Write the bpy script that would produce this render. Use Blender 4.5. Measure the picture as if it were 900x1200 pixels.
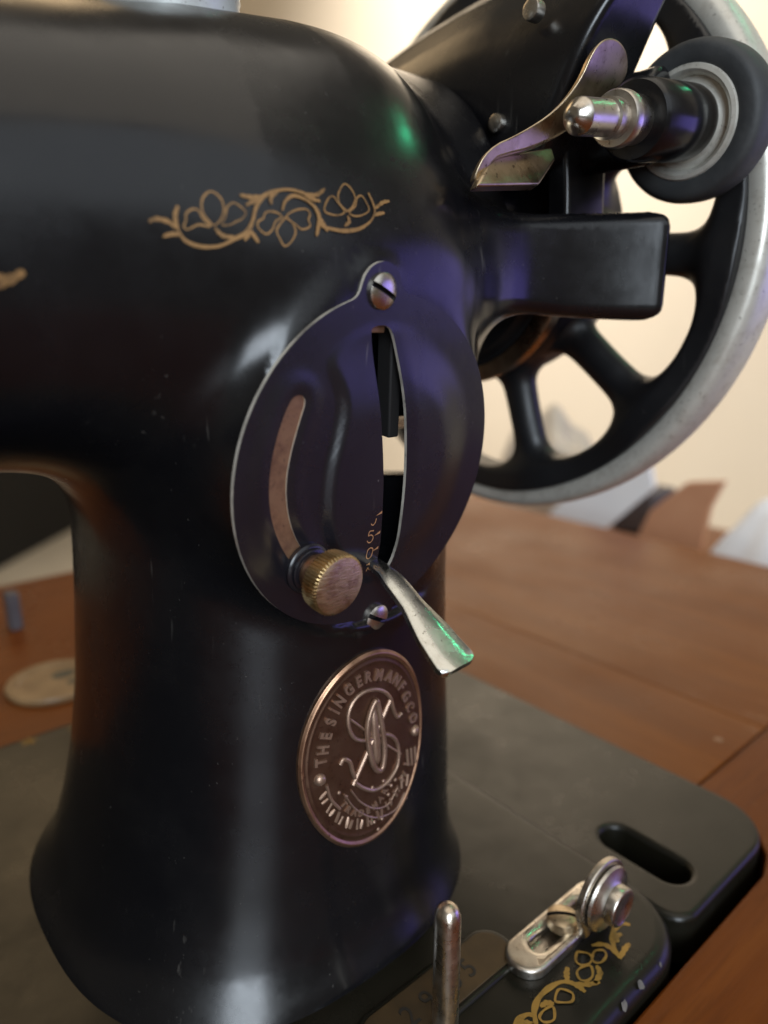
import bpy, bmesh, math, random
import numpy as np
from mathutils import Vector, Matrix
from mathutils.geometry import delaunay_2d_cdt

# ------------------------------------------------------------------ camera, world, lights, exposure
# all lengths below are millimetres, S turns them into metres.  x: along the bed to the hand wheel,
# y: from the operator to the back, z: up, z = 0 is the top of the machine bed
S = 0.001
scene = bpy.context.scene
for o in list(bpy.data.objects):
    bpy.data.objects.remove(o)
COL = scene.collection

cam = bpy.data.cameras.new("camera")
cam_o = bpy.data.objects.new("camera", cam)
COL.objects.link(cam_o)
cam_o.location = (0, 0, 127 * S)
cam_o.rotation_euler = (math.radians(90 - 14.485), 0, math.radians(-(90 - 49.366)))
cam.sensor_fit = 'VERTICAL'
cam.sensor_height = 32.0
cam.sensor_width = 24.0
cam.lens = 22.4
cam.clip_start = 0.01
cam.clip_end = 50
cam.dof.use_dof = True
cam.dof.focus_distance = 0.129
cam.dof.aperture_fstop = 8.5
scene.camera = cam_o

world = bpy.data.worlds.new("World")
scene.world = world
world.use_nodes = True
bg = world.node_tree.nodes["Background"]
bg.inputs[0].default_value = (1.0, 0.86, 0.66, 1)
bg.inputs[1].default_value = 0.11


def area(name, loc, target, size, size_y, power, color):
    l = bpy.data.lights.new(name, 'AREA')
    l.shape = 'RECTANGLE'
    l.size, l.size_y = size * S, size_y * S
    l.energy, l.color = power, color
    o = bpy.data.objects.new(name, l)
    COL.objects.link(o)
    o.location = Vector(loc) * S
    o.rotation_euler = (Vector(target) - Vector(loc)).to_track_quat('-Z', 'Y').to_euler()
    return o


# a cool window behind the camera, added fill, wall wash, sheen and bounce lights, and the violet and green
# glow of a screen standing off to the right
area("window_light", (-520, -900, 420), (70, 110, 90), 460, 760, 12.0, (0.80, 0.90, 1.0))
area("front_fill_light", (120, -1250, 900), (60, 100, 120), 1500, 1000, 4.0, (0.84, 0.92, 1.0))  # added fill, lays a soft grey haze on the upper arm
wash = area("wall_wash_light", (750, 1250, 1900), (1500, 1250, 250), 500, 500, 22.0, (1.0, 0.89, 0.76))  # added wash to brighten the wall, beam kept off the machine
wash.data.spread = math.radians(95)
area("warm_sheen_light", (250, 2700, 2100), (100, 300, 0), 1500, 1200, 9.0, (1.0, 0.70, 0.38))  # unseen source added for the warm sheen on the bed
area("ceiling_bounce_light", (50, -200, 1800), (100, 100, 0), 1900, 1900, 11.0, (1.0, 0.91, 0.78))  # added panel standing in for light bounced off the ceiling
area("screen_light", (720, -400, 130), (100, 110, 120), 440, 260, 0.66, (0.27, 0.22, 1.0))
area("screen_glint_light", (650, -10, 670), (110, 110, 150), 46, 12, 0.11, (0.05, 1.0, 0.45))

scene.view_settings.view_transform = 'Standard'
scene.view_settings.look = 'None'
scene.view_settings.exposure = 0.15
scene.view_settings.gamma = 1.0
scene.view_settings.use_curve_mapping = False
scene.render.engine = 'CYCLES'
scene.cycles.use_denoising = True
scene.cycles.max_bounces = 8

random.seed(5)
rng = np.random.default_rng(7)


# ------------------------------------------------------------------ materials
class G:
    """small helper round one material's node tree"""
    def __init__(self, name):
        self.m = bpy.data.materials.new(name)
        self.m.use_nodes = True
        self.t = self.m.node_tree
        self.b = self.t.nodes["Principled BSDF"]
        self.co = self.t.nodes.new("ShaderNodeTexCoord").outputs["Object"]

    def n(self, kind, **kw):
        nd = self.t.nodes.new(kind)
        for k, v in kw.items():
            setattr(nd, k, v)
        return nd

    def link(self, a, b):
        self.t.links.new(a, b)

    def mapping(self, scale=(1, 1, 1), rot=(0, 0, 0)):
        mp = self.n("ShaderNodeMapping")
        mp.inputs["Scale"].default_value = scale
        mp.inputs["Rotation"].default_value = rot
        self.link(self.co, mp.inputs[0])
        return mp.outputs[0]

    def noise(self, scale, detail=4, rough=0.55, vec=None, dist=0.0):
        nd = self.n("ShaderNodeTexNoise")
        nd.inputs["Scale"].default_value = scale
        nd.inputs["Detail"].default_value = detail
        nd.inputs["Roughness"].default_value = rough
        nd.inputs["Distortion"].default_value = dist
        self.link(vec if vec is not None else self.co, nd.inputs["Vector"])
        return nd.outputs["Fac"]

    def ramp(self, fac, stops):
        r = self.n("ShaderNodeValToRGB")
        e = r.color_ramp.elements
        while len(e) < len(stops):
            e.new(0.5)
        for el, (p, c) in zip(e, stops):
            el.position = p
            el.color = (*c, 1) if len(c) == 3 else c
        self.link(fac, r.inputs[0])
        return r.outputs[0]

    def rng(self, fac, a, b, c, d):
        r = self.n("ShaderNodeMapRange")
        for i, v in enumerate((a, b, c, d)):
            r.inputs[1 + i].default_value = v
        self.link(fac, r.inputs[0])
        return r.outputs[0]

    def mix(self, fac, a, b):
        m = self.n("ShaderNodeMix", data_type='RGBA')
        for s, v in ((m.inputs[0], fac), (m.inputs[6], a), (m.inputs[7], b)):
            if hasattr(v, "links"):
                self.link(v, s)
            else:
                s.default_value = (*v, 1) if isinstance(v, tuple) else v
        return m.outputs[2]

    def mul(self, a, b):
        m = self.n("ShaderNodeMath", operation='MULTIPLY')
        for s, v in ((m.inputs[0], a), (m.inputs[1], b)):
            if hasattr(v, "links"):
                self.link(v, s)
            else:
                s.default_value = v
        return m.outputs[0]

    def bump(self, h, strength, dist):
        b = self.n("ShaderNodeBump")
        b.inputs["Strength"].default_value = strength
        b.inputs["Distance"].default_value = dist
        self.link(h, b.inputs["Height"])
        return b.outputs[0]

    def set(self, **kw):
        for k, v in kw.items():
            s = self.b.inputs[k.replace("_", " ")]
            if hasattr(v, "links"):
                self.link(v, s)
            else:
                s.default_value = (*v, 1) if isinstance(v, tuple) and len(v) == 3 else v
        return self.m


def black_paint(name, base=(0.006, 0.006, 0.007), r0=0.22, r1=0.42, dust=0.5, coat=0.0, spec=0.5):
    g = G(name)
    patch = g.noise(38, 8, 0.68)
    rough = g.rng(patch, 0.35, 0.68, r0, r1)
    # dust specks and fine hair scratches in the old varnish
    sp = g.noise(1500, 2, 0.5)
    specks = g.mul(g.rng(sp, 0.715, 0.78, 0, 0.7), g.rng(g.noise(60, 3), 0.5, 0.62, 0, 1))
    sc = g.noise(1.0, 2, 0.4, g.mapping((900, 900, 60), (0.5, 0.35, 0.2)))
    scr = g.mul(g.rng(sc, 0.67, 0.75, 0, 1), g.rng(g.noise(38, 2), 0.56, 0.66, 0, 1))
    film = g.rng(g.noise(24, 6, 0.7), 0.5, 0.8, 0, 0.035 * dust)
    add = g.n("ShaderNodeMath", operation='ADD', use_clamp=True)
    g.link(g.mul(specks, dust), add.inputs[0])
    g.link(g.mul(scr, dust * 0.3), add.inputs[1])
    add2 = g.n("ShaderNodeMath", operation='ADD', use_clamp=True)
    g.link(add.outputs[0], add2.inputs[0])
    g.link(film, add2.inputs[1])
    colr = g.mix(add2.outputs[0], base, (0.30, 0.28, 0.25))
    h = g.noise(120, 3, 0.5)
    return g.set(Base_Color=colr, Roughness=rough, Normal=g.bump(h, 0.10, 0.0006), Coat_Weight=coat, Coat_Roughness=0.12, Specular_IOR_Level=spec)


def metal(name, base, r0, r1, stain=None, amount=0.5, scale=220, metallic=1.0, brush=None, bump=0.12):
    g = G(name)
    n1 = g.noise(scale, 6, 0.65)
    rough = g.rng(g.noise(scale * 0.6, 4), 0.3, 0.7, r0, r1)
    c = base
    if stain:
        c = g.mix(g.mul(g.rng(n1, 0.48, 0.72, 0, 1), amount), base, stain)
        pits = g.rng(g.noise(scale * 4, 3, 0.6), 0.64, 0.72, 0, 0.75)
        c = g.mix(pits, c, tuple(v * 0.45 for v in stain))
    h = n1 if brush is None else g.noise(1.0, 3, 0.6, g.mapping(brush))
    return g.set(Base_Color=c, Roughness=rough, Metallic=metallic, Normal=g.bump(h, bump, 0.0004))


M = {}
M['black'] = black_paint("black_japan_enamel", base=(0.004, 0.004, 0.005), r0=0.17, r1=0.34, dust=0.4)
M['plate'] = black_paint("black_plate_enamel", base=(0.010, 0.009, 0.012), r0=0.2, r1=0.34, dust=0.6)
M['bed'] = black_paint("black_bed_enamel", base=(0.009, 0.008, 0.005), r0=0.25, r1=0.40, dust=0.12, spec=0.36)
M['wheel'] = black_paint("black_wheel_enamel", base=(0.009, 0.009, 0.010), r0=0.3, r1=0.5, dust=0.3)
M['edge'] = metal("worn_bare_edge", (0.66, 0.62, 0.54), 0.3, 0.5, (0.07, 0.06, 0.05), 0.85, 130, metallic=0.35)
M['nickel'] = metal("old_nickel", (0.60, 0.56, 0.50), 0.2, 0.42, (0.22, 0.15, 0.09), 0.55, 260)
M['nickel_brown'] = metal("tarnished_nickel", (0.52, 0.42, 0.29), 0.22, 0.42, (0.16, 0.10, 0.055), 0.6, 240)
M['chrome'] = metal("dull_chrome_rim", (0.58, 0.56, 0.50), 0.30, 0.5, (0.24, 0.20, 0.15), 0.4, 300, metallic=0.4)
M['cup'] = metal("dull_silver_cup", (0.58, 0.60, 0.58), 0.3, 0.5, (0.35, 0.34, 0.31), 0.5, 200, metallic=0.25)
M['lever'] = metal("polished_lever_steel", (0.66, 0.67, 0.64), 0.16, 0.34, (0.40, 0.38, 0.34), 0.5, 330)
M['brass'] = metal("worn_brass", (0.56, 0.40, 0.20), 0.26, 0.46, (0.15, 0.07, 0.035), 0.6, 330, brush=(2600, 900, 300), bump=0.25)
M['knob_face'] = metal("scratched_knob_face", (0.62, 0.46, 0.29), 0.30, 0.5, (0.22, 0.09, 0.06), 0.75, 420, brush=(500, 500, 3800), bump=0.4)
M['copper'] = metal("copper_badge", (0.14, 0.078, 0.05), 0.30, 0.46, (0.07, 0.028, 0.015), 0.6, 300, metallic=0.85)
M['copper_hi'] = metal("rubbed_copper", (0.37, 0.25, 0.18), 0.3, 0.45, (0.20, 0.11, 0.08), 0.5, 500, metallic=0.75)
M['copper_rim'] = metal("rubbed_copper_rim", (0.36, 0.21, 0.13), 0.28, 0.42, (0.15, 0.06, 0.03), 0.6, 350, metallic=0.9)
M['band'] = metal("brown_brass_band", (0.27, 0.15, 0.085), 0.4, 0.6, (0.10, 0.04, 0.03), 0.7, 350, metallic=0.6)
M['steel_pin'] = metal("pitted_steel_pin", (0.68, 0.60, 0.50), 0.2, 0.4, (0.19, 0.12, 0.07), 0.6, 380, bump=0.3)


def gold_mat(name, col, worn):
    g = G(name)
    f = g.rng(g.noise(210, 9, 0.75), 0.5, 0.66, 0, worn)
    c = g.mix(f, col, (0.03, 0.02, 0.012))
    return g.set(Base_Color=c, Roughness=0.42, Metallic=0.35)


M['gold'] = gold_mat("gold_transfer", (0.31, 0.170, 0.062), 0.75)
M['gold_red'] = gold_mat("scale_mark_gold", (0.50, 0.26, 0.12), 0.4)
M['gold_bed'] = gold_mat("bed_gold_transfer", (0.34, 0.20, 0.04), 0.6)
g = G("serial_pad_brass_paint")
M['serial'] = g.set(Base_Color=g.ramp(g.noise(160, 5), [(0.3, (0.05, 0.032, 0.015)), (0.7, (0.085, 0.052, 0.022))]), Roughness=0.5, Metallic=0.4)
g = G("dark_stamped_digits")
M['digits'] = g.set(Base_Color=(0.012, 0.010, 0.008), Roughness=0.6)
g = G("dark_recess_tone")
M['dark'] = g.set(Base_Color=(0.006, 0.005, 0.005), Roughness=0.7)  # dark bar colour, also paints shade into the screw slots
g = G("old_rubber")
M['rubber'] = g.set(Base_Color=g.ramp(g.noise(140, 5), [(0.3, (0.022, 0.024, 0.026)), (0.75, (0.045, 0.047, 0.048))]),
                    Roughness=0.62, Normal=g.bump(g.noise(900, 3), 0.15, 0.0004))


def wood(name, c0, c1, c2, along='x', r0=0.24, r1=0.42):
    g = G(name)
    sc = (5, 60, 60) if along == 'x' else (60, 5, 60)
    v = g.mapping(sc)
    grain = g.noise(1.0, 8, 0.62, v, 0.6)
    fine = g.noise(1.0, 4, 0.6, g.mapping(tuple(k * 9 for k in sc)))
    c = g.ramp(grain, [(0.28, c0), (0.5, c1), (0.74, c2)])
    c = g.mix(g.rng(fine, 0.5, 0.75, 0, 0.45), c, tuple(k * 0.55 for k in c0))
    c = g.mix(g.rng(g.noise(9, 4), 0.45, 0.75, 0, 0.5), c, tuple(k * 0.9 for k in c2))
    mark = g.mul(g.rng(g.noise(1.0, 2, 0.4, g.mapping((700, 90, 90), (0, 0, 0.9))), 0.70, 0.74, 0, 0.35), g.rng(g.noise(14, 2), 0.5, 0.6, 0, 1))
    c = g.mix(mark, c, (0.42, 0.26, 0.17))
    return g.set(Base_Color=c, Roughness=g.rng(g.noise(20, 5), 0.3, 0.7, r0, r1), Normal=g.bump(fine, 0.2, 0.0005), Specular_IOR_Level=0.12)


M['wood_x'] = wood("table_wood_lengthwise", (0.10, 0.024, 0.003), (0.140, 0.037, 0.005), (0.175, 0.052, 0.008), 'x')
M['wood_y'] = wood("table_wood_crosswise", (0.125, 0.034, 0.004), (0.165, 0.048, 0.006), (0.20, 0.064, 0.008), 'y')
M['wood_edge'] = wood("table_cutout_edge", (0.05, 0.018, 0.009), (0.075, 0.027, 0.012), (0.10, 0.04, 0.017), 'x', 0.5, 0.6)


def plain(name, c0, c1, scale, rough):
    g = G(name)
    return g.set(Base_Color=g.ramp(g.noise(scale, 4), [(0.3, c0), (0.7, c1)]), Roughness=rough)


M['wall'] = plain("cream_wall_paint", (0.76, 0.69, 0.58), (0.80, 0.73, 0.62), 3, 0.8)
M['floor'] = plain("pale_floor_tile", (0.50, 0.46, 0.38), (0.58, 0.53, 0.44), 2, 0.5)
M['white'] = plain("white_cloth", (0.82, 0.83, 0.86), (0.88, 0.89, 0.91), 20, 0.8)
M['linen'] = plain("cream_linen", (0.50, 0.44, 0.36), (0.62, 0.56, 0.47), 40, 0.8)
M['chip'] = plain("chipped_primer", (0.07, 0.065, 0.055), (0.14, 0.13, 0.11), 600, 0.6)
M['tan'] = plain("tan_card", (0.50, 0.24, 0.13), (0.58, 0.30, 0.17), 30, 0.6)
M['disc'] = plain("yellowed_disc", (0.17, 0.10, 0.045), (0.27, 0.17, 0.08), 90, 0.4)
M['discmark'] = plain("disc_dark_mark", (0.05, 0.045, 0.03), (0.10, 0.09, 0.06), 90, 0.6)
M['bluegrey'] = plain("blue_grey_card", (0.075, 0.065, 0.07), (0.10, 0.09, 0.095), 60, 0.7)
M['blackcab'] = plain("black_furniture", (0.003, 0.003, 0.003), (0.006, 0.006, 0.006), 5, 0.9)


# ------------------------------------------------------------------ mesh helpers
def new_obj(name, mesh, mats, parent=None):
    o = bpy.data.objects.new(name, mesh)
    COL.objects.link(o)
    for m in (mats if isinstance(mats, (list, tuple)) else [mats]):
        mesh.materials.append(M[m])
    if parent is not None:
        o.parent = parent
        if parent.type == 'EMPTY':
            o.matrix_parent_inverse = parent.matrix_world.inverted()
    return o


def mesh_from(name, verts, faces, mats, parent=None, smooth=True, midx=None, normals=None, bevel=0, fix=False):
    me = bpy.data.meshes.new(name)
    me.from_pydata((np.asarray(verts, float) * S).tolist(), [], [list(map(int, f)) for f in faces])
    if fix:
        bm = bmesh.new()
        bm.from_mesh(me)
        bmesh.ops.remove_doubles(bm, verts=bm.verts, dist=1e-6)
        bmesh.ops.recalc_face_normals(bm, faces=bm.faces)
        bm.to_mesh(me)
        bm.free()
    if smooth:
        me.polygons.foreach_set("use_smooth", [True] * len(me.polygons))
    if midx is not None:
        me.polygons.foreach_set("material_index", list(map(int, midx)))
    me.update()
    if normals is not None:
        me.normals_split_custom_set_from_vertices(np.asarray(normals, float).tolist())
    o = new_obj(name, me, mats, parent)
    if bevel:
        b = o.modifiers.new("bevel", 'BEVEL')
        b.width, b.segments, b.limit_method, b.angle_limit = bevel * S, 3, 'ANGLE', math.radians(40)
        b.harden_normals = False
    if smooth and normals is None:
        try:
            me.set_sharp_from_angle(angle=math.radians(38))
        except Exception:
            pass
    return o


def smoothstep(a, b, x):
    t = np.clip((x - a) / (b - a), 0, 1)
    return t * t * (3 - 2 * t)


def smin(a, b, k):
    h = np.clip(0.5 + 0.5 * (b - a) / k, 0, 1)
    return b * (1 - h) + a * h - k * h * (1 - h)


def smax(a, b, k):
    return -smin(-a, -b, k)


def sdf_mesh(f, lo, hi, h):
    """surface nets over the grid lo..hi, vertices pulled onto f = 0; returns verts, quads, normals"""
    ax = [np.arange(l, u + h, h) for l, u in zip(lo, hi)]
    nx, ny, nz = map(len, ax)
    v = np.empty((nx, ny, nz), np.float32)
    Y, Z = np.meshgrid(ax[1], ax[2], indexing='ij')
    for i0 in range(0, nx, 16):
        xs = ax[0][i0:i0 + 16]
        v[i0:i0 + 16] = f(xs[:, None, None] + 0 * Y[None], Y[None] + 0 * xs[:, None, None], Z[None] + 0 * xs[:, None, None])
    s = v < 0
    cnt = np.zeros((nx - 1, ny - 1, nz - 1), np.int8)
    acc = np.zeros((nx - 1, ny - 1, nz - 1, 3), np.float32)
    for d in range(3):
        e = [1 if k == d else 0 for k in range(3)]
        a = v[:nx - e[0], :ny - e[1], :nz - e[2]]
        b = v[e[0]:, e[1]:, e[2]:]
        cr = (a < 0) != (b < 0)
        t = np.where(cr, a / np.where(cr, a - b, 1), 0)
        o = [k for k in range(3) if k != d]
        for p in (0, 1):
            for q in (0, 1):
                sl = [slice(None)] * 3
                sl[o[0]] = slice(p, p + [nx, ny, nz][o[0]] - 1)
                sl[o[1]] = slice(q, q + [nx, ny, nz][o[1]] - 1)
                c = cr[tuple(sl)]
                cnt += c
                acc[..., d] += t[tuple(sl)] * c
                acc[..., o[0]] += p * c
                acc[..., o[1]] += q * c
    act = cnt > 0
    idx = -np.ones(cnt.shape, np.int64)
    idx[act] = np.arange(act.sum())
    ii = np.argwhere(act)
    P = (ii + acc[act] / cnt[act][:, None]) * h + np.array([a[0] for a in ax])
    quads = []
    for d in range(3):
        e = [1 if k == d else 0 for k in range(3)]
        a = s[:nx - e[0], :ny - e[1], :nz - e[2]]
        b = s[e[0]:, e[1]:, e[2]:]
        cr = np.argwhere(a != b)
        o1, o2 = (d + 1) % 3, (d + 2) % 3
        cr = cr[(cr[:, o1] > 0) & (cr[:, o2] > 0) & (cr[:, o1] < cnt.shape[o1]) & (cr[:, o2] < cnt.shape[o2])]
        flip = a[tuple(cr.T)]
        q = []
        for p1, p2 in ((1, 1), (0, 1), (0, 0), (1, 0)):
            c = cr.copy()
            c[:, o1] -= p1
            c[:, o2] -= p2
            q.append(idx[tuple(c.T)])
        q = np.stack(q, 1)
        q[~flip] = q[~flip][:, ::-1]
        quads.append(q)
    quads = np.concatenate(quads)

    def grad(P):
        e = 0.05
        out = np.empty_like(P)
        for k in range(3):
            A, B = P.copy(), P.copy()
            A[:, k] += e
            B[:, k] -= e
            out[:, k] = (f(*A.T) - f(*B.T)) / (2 * e)
        return out
    for _ in range(4):
        gr = grad(P)
        g2 = np.maximum((gr ** 2).sum(1), 0.05)
        P = P - np.clip(f(*P.T) / g2, -h, h)[:, None] * gr
    N = grad(P)
    N /= np.linalg.norm(N, axis=1)[:, None] + 1e-9
    return P, quads, N


def sdf_obj(name, f, lo, hi, h, mat_, parent):
    P, Q, N = sdf_mesh(f, lo, hi, h)
    return mesh_from(name, P, Q, mat_, parent, normals=N)


def frame_of(axis):
    a = np.asarray(axis, float)
    a = a / np.linalg.norm(a)
    t = np.array([0, 0, 1.0]) if abs(a[2]) < 0.9 else np.array([1.0, 0, 0])
    u = np.cross(t, a)
    u /= np.linalg.norm(u)
    return a, u, np.cross(a, u)


def lathe(name, prof, origin, axis, mats, parent=None, n=72, rfun=None, midx=None, closed=False):
    """prof: (axial, radius) rings; ends are capped unless the profile is closed"""
    a, u, w = frame_of(axis)
    o = np.asarray(origin, float)
    V, F, MI = [], [], []
    th = np.arange(n) * 2 * math.pi / n
    for k, (h, r) in enumerate(prof):
        rr = r * np.ones(n) if rfun is None else rfun(k, r, th)
        V.append(o + a * h + np.outer(rr * np.cos(th), u) + np.outer(rr * np.sin(th), w))
    V = np.concatenate(V)
    m = len(prof)
    for k in range(m if closed else m - 1):
        k2 = (k + 1) % m
        for j in range(n):
            j2 = (j + 1) % n
            F.append((k * n + j, k * n + j2, k2 * n + j2, k2 * n + j))
            MI.append(0 if midx is None else midx[k])
    if not closed:
        F.append(tuple(range(n))[::-1])
        MI.append(0 if midx is None else midx[0])
        F.append(tuple((m - 1) * n + j for j in range(n)))
        MI.append(0 if midx is None else midx[-1])
    return mesh_from(name, V, F, mats, parent, midx=MI, fix=True)


def spline(pts, n=8, closed=False):
    p = np.asarray(pts, float)
    if closed:
        q = np.vstack([p[-2:-1], p, p[1:2]]) if np.allclose(p[0], p[-1]) else np.vstack([p[-1:], p, p[:2]])
    else:
        q = np.vstack([2 * p[0] - p[1], p, 2 * p[-1] - p[-2]])
    out = []
    for i in range(1, len(q) - 2):
        for t in np.arange(n) / n:
            a, b, c, d = q[i - 1], q[i], q[i + 1], q[i + 2]
            out.append(0.5 * (2 * b + (c - a) * t + (2 * a - 5 * b + 4 * c - d) * t * t + (3 * b - a - 3 * c + d) * t ** 3))
    out.append(q[-2])
    return np.array(out)


def tube(path, rad, n=10):
    """verts and faces of a round tube, rad: number or one per point"""
    p = np.asarray(path, float)
    r = np.broadcast_to(np.asarray(rad, float), (len(p),))
    t = np.gradient(p, axis=0)
    t /= np.linalg.norm(t, axis=1)[:, None] + 1e-9
    V, F = [], []
    u = np.cross(t[0], [0.3, 0.2, 1.0])
    u /= np.linalg.norm(u)
    for k in range(len(p)):
        u = u - t[k] * (u @ t[k])
        u /= np.linalg.norm(u)
        w = np.cross(t[k], u)
        for j in range(n):
            a = 2 * math.pi * j / n
            V.append(p[k] + r[k] * (math.cos(a) * u + math.sin(a) * w))
    for k in range(len(p) - 1):
        for j in range(n):
            F.append((k * n + j, k * n + (j + 1) % n, (k + 1) * n + (j + 1) % n, (k + 1) * n + j))
    F.append(tuple(range(n))[::-1])
    F.append(tuple((len(p) - 1) * n + j for j in range(n)))
    return V, F


def prism(name, poly, d, mats, parent=None, bevel=0.0, smooth=True):
    """closed planar 3-D polygon pushed along d"""
    p = np.asarray(poly, float)
    n = len(p)
    V = np.vstack([p, p + np.asarray(d, float)])
    F = [tuple(range(n)), tuple(range(2 * n - 1, n - 1, -1))]
    F += [(i, (i + 1) % n, n + (i + 1) % n, n + i) for i in range(n)]
    return mesh_from(name, V, F, mats, parent, smooth=smooth, bevel=bevel, fix=True)


def box(name, lo, hi, mats, parent=None, bevel=0.0):
    x0, y0, z0 = lo
    x1, y1, z1 = hi
    return prism(name, [(x0, y0, z0), (x1, y0, z0), (x1, y1, z0), (x0, y1, z0)], (0, 0, z1 - z0), mats, parent, bevel, smooth=bevel > 0)


def ribbons(strokes, width, taper=True, closed=False, n=8):
    """flat 2-D strokes -> points and quads"""
    V, F = [], []
    for st in strokes:
        p = spline(st, n, closed)
        t = np.gradient(p, axis=0)
        t /= np.linalg.norm(t, axis=1)[:, None] + 1e-9
        nn = np.stack([-t[:, 1], t[:, 0]], 1)
        s = np.linspace(0, 1, len(p))
        w = width * (0.35 + 0.65 * np.sin(math.pi * np.clip(s * 0.92 + 0.04, 0, 1)) ** 0.6) if taper else width * np.ones(len(p))
        w = w * (1 + 0.18 * np.sin(s * 23 + len(V)))
        k0 = len(V)
        lift = 0.012 * (k0 % 11)
        for a, b, c in zip(p, nn, w):
            V.append((*(a + b * c / 2), lift))
            V.append((*(a - b * c / 2), lift))
        for i in range(len(p) - 1):
            F.append((k0 + 2 * i, k0 + 2 * i + 1, k0 + 2 * i + 3, k0 + 2 * i + 2))
    return np.array(V), F


def text_2d(txt, size, bold=0.0):
    """triangulated glyph outline (verts 2-D, faces), centred on its own middle"""
    cu = bpy.data.curves.new("glyph", 'FONT')
    cu.body = txt
    cu.size = size
    cu.align_x = 'CENTER'
    cu.resolution_u = 4
    cu.offset = bold * size
    o = bpy.data.objects.new("glyph", cu)
    COL.objects.link(o)
    dg = bpy.context.evaluated_depsgraph_get()
    me = bpy.data.meshes.new_from_object(o.evaluated_get(dg))
    V = np.array([v.co[:2] for v in me.vertices])
    F = [tuple(p.vertices) for p in me.polygons]
    bpy.data.objects.remove(o)
    bpy.data.curves.remove(cu)
    bpy.data.meshes.remove(me)
    if len(V):
        V = V - (V.min(0) + V.max(0)) / 2
    return V, F


def solid_glyph(V2, F, place, depth):
    """glyph with raised sides; place(v2 array, height) -> 3-D"""
    n = len(V2)
    V = np.vstack([place(V2, depth), place(V2, -0.1)])
    ed = {}
    for f in F:
        for i in range(len(f)):
            e = (f[i], f[(i + 1) % len(f)])
            ed[e] = 1
    out = [tuple(f) for f in F]
    for (a, b) in ed:
        if (b, a) not in ed:
            out.append((a, a + n, b + n, b))
    return V, out


def empty(name, loc, label, cat, group=None):
    o = bpy.data.objects.new(name, None)
    COL.objects.link(o)
    o.location = Vector(loc) * S
    o["label"], o["category"] = label, cat
    if group:
        o["group"] = group
    bpy.context.view_layer.update()
    return o


def tag(o, label, cat):
    o["label"], o["category"] = label, cat
    return o


class Joined:
    def __init__(self):
        self.V, self.F = [], []

    def add(self, V, F):
        k = len(self.V)
        self.V += [tuple(v) for v in V]
        self.F += [tuple(i + k for i in f) for f in F]

# ------------------------------------------------------------------ traced ornaments (mm)
PETALS= [[(50.07, 140.3), (48.51, 140.4), (47.0, 139.71), (46.53, 140.07), (46.88, 140.88), (46.95, 141.68), (47.84, 142.33), (48.66, 142.2), (49.21, 141.24), (50.07, 140.3)], [(50.42, 140.53), (49.26, 141.84), (49.2, 143.42), (49.95, 144.49), (50.84, 144.77), (51.83, 144.05), (52.13, 142.86), (51.8, 141.62), (51.09, 140.76), (50.42, 140.53)], [(51.71, 140.61), (52.24, 141.66), (52.58, 142.9), (53.52, 143.58), (54.37, 143.24), (55.18, 142.48), (54.65, 141.62), (53.72, 141.15), (52.81, 140.67), (51.71, 140.61)], [(60.48, 142.25), (59.58, 142.81), (58.17, 142.71), (57.62, 141.83), (56.88, 141.37), (56.81, 140.53), (57.89, 139.76), (58.88, 140.44), (59.45, 141.54), (60.48, 142.25)], [(60.96, 142.08), (59.59, 140.5), (59.95, 139.25), (60.62, 138.31), (61.65, 138.91), (62.52, 140.27), (62.14, 141.53), (61.22, 142.18)], [(61.24, 142.31), (62.6, 143.27), (64.44, 143.65), (65.14, 143.06), (64.77, 142.16), (64.93, 141.3), (63.58, 140.77), (62.63, 141.34), (61.24, 142.31)], [(71.26, 143.82), (69.76, 143.23), (67.87, 143.52), (67.9, 144.4), (68.76, 145.6), (69.65, 145.9), (70.34, 145.08), (71.26, 143.82)], [(71.71, 144.08), (70.63, 145.1), (70.71, 146.47), (72.07, 147.98), (73.23, 147.43), (73.72, 146.1), (72.85, 144.64), (71.69, 143.95)], [(72.15, 143.89), (73.5, 144.93), (74.03, 146.13), (75.01, 146.56), (75.73, 145.61), (76.0, 144.48), (74.46, 143.64), (72.94, 143.42), (72.15, 143.89)]]
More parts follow.
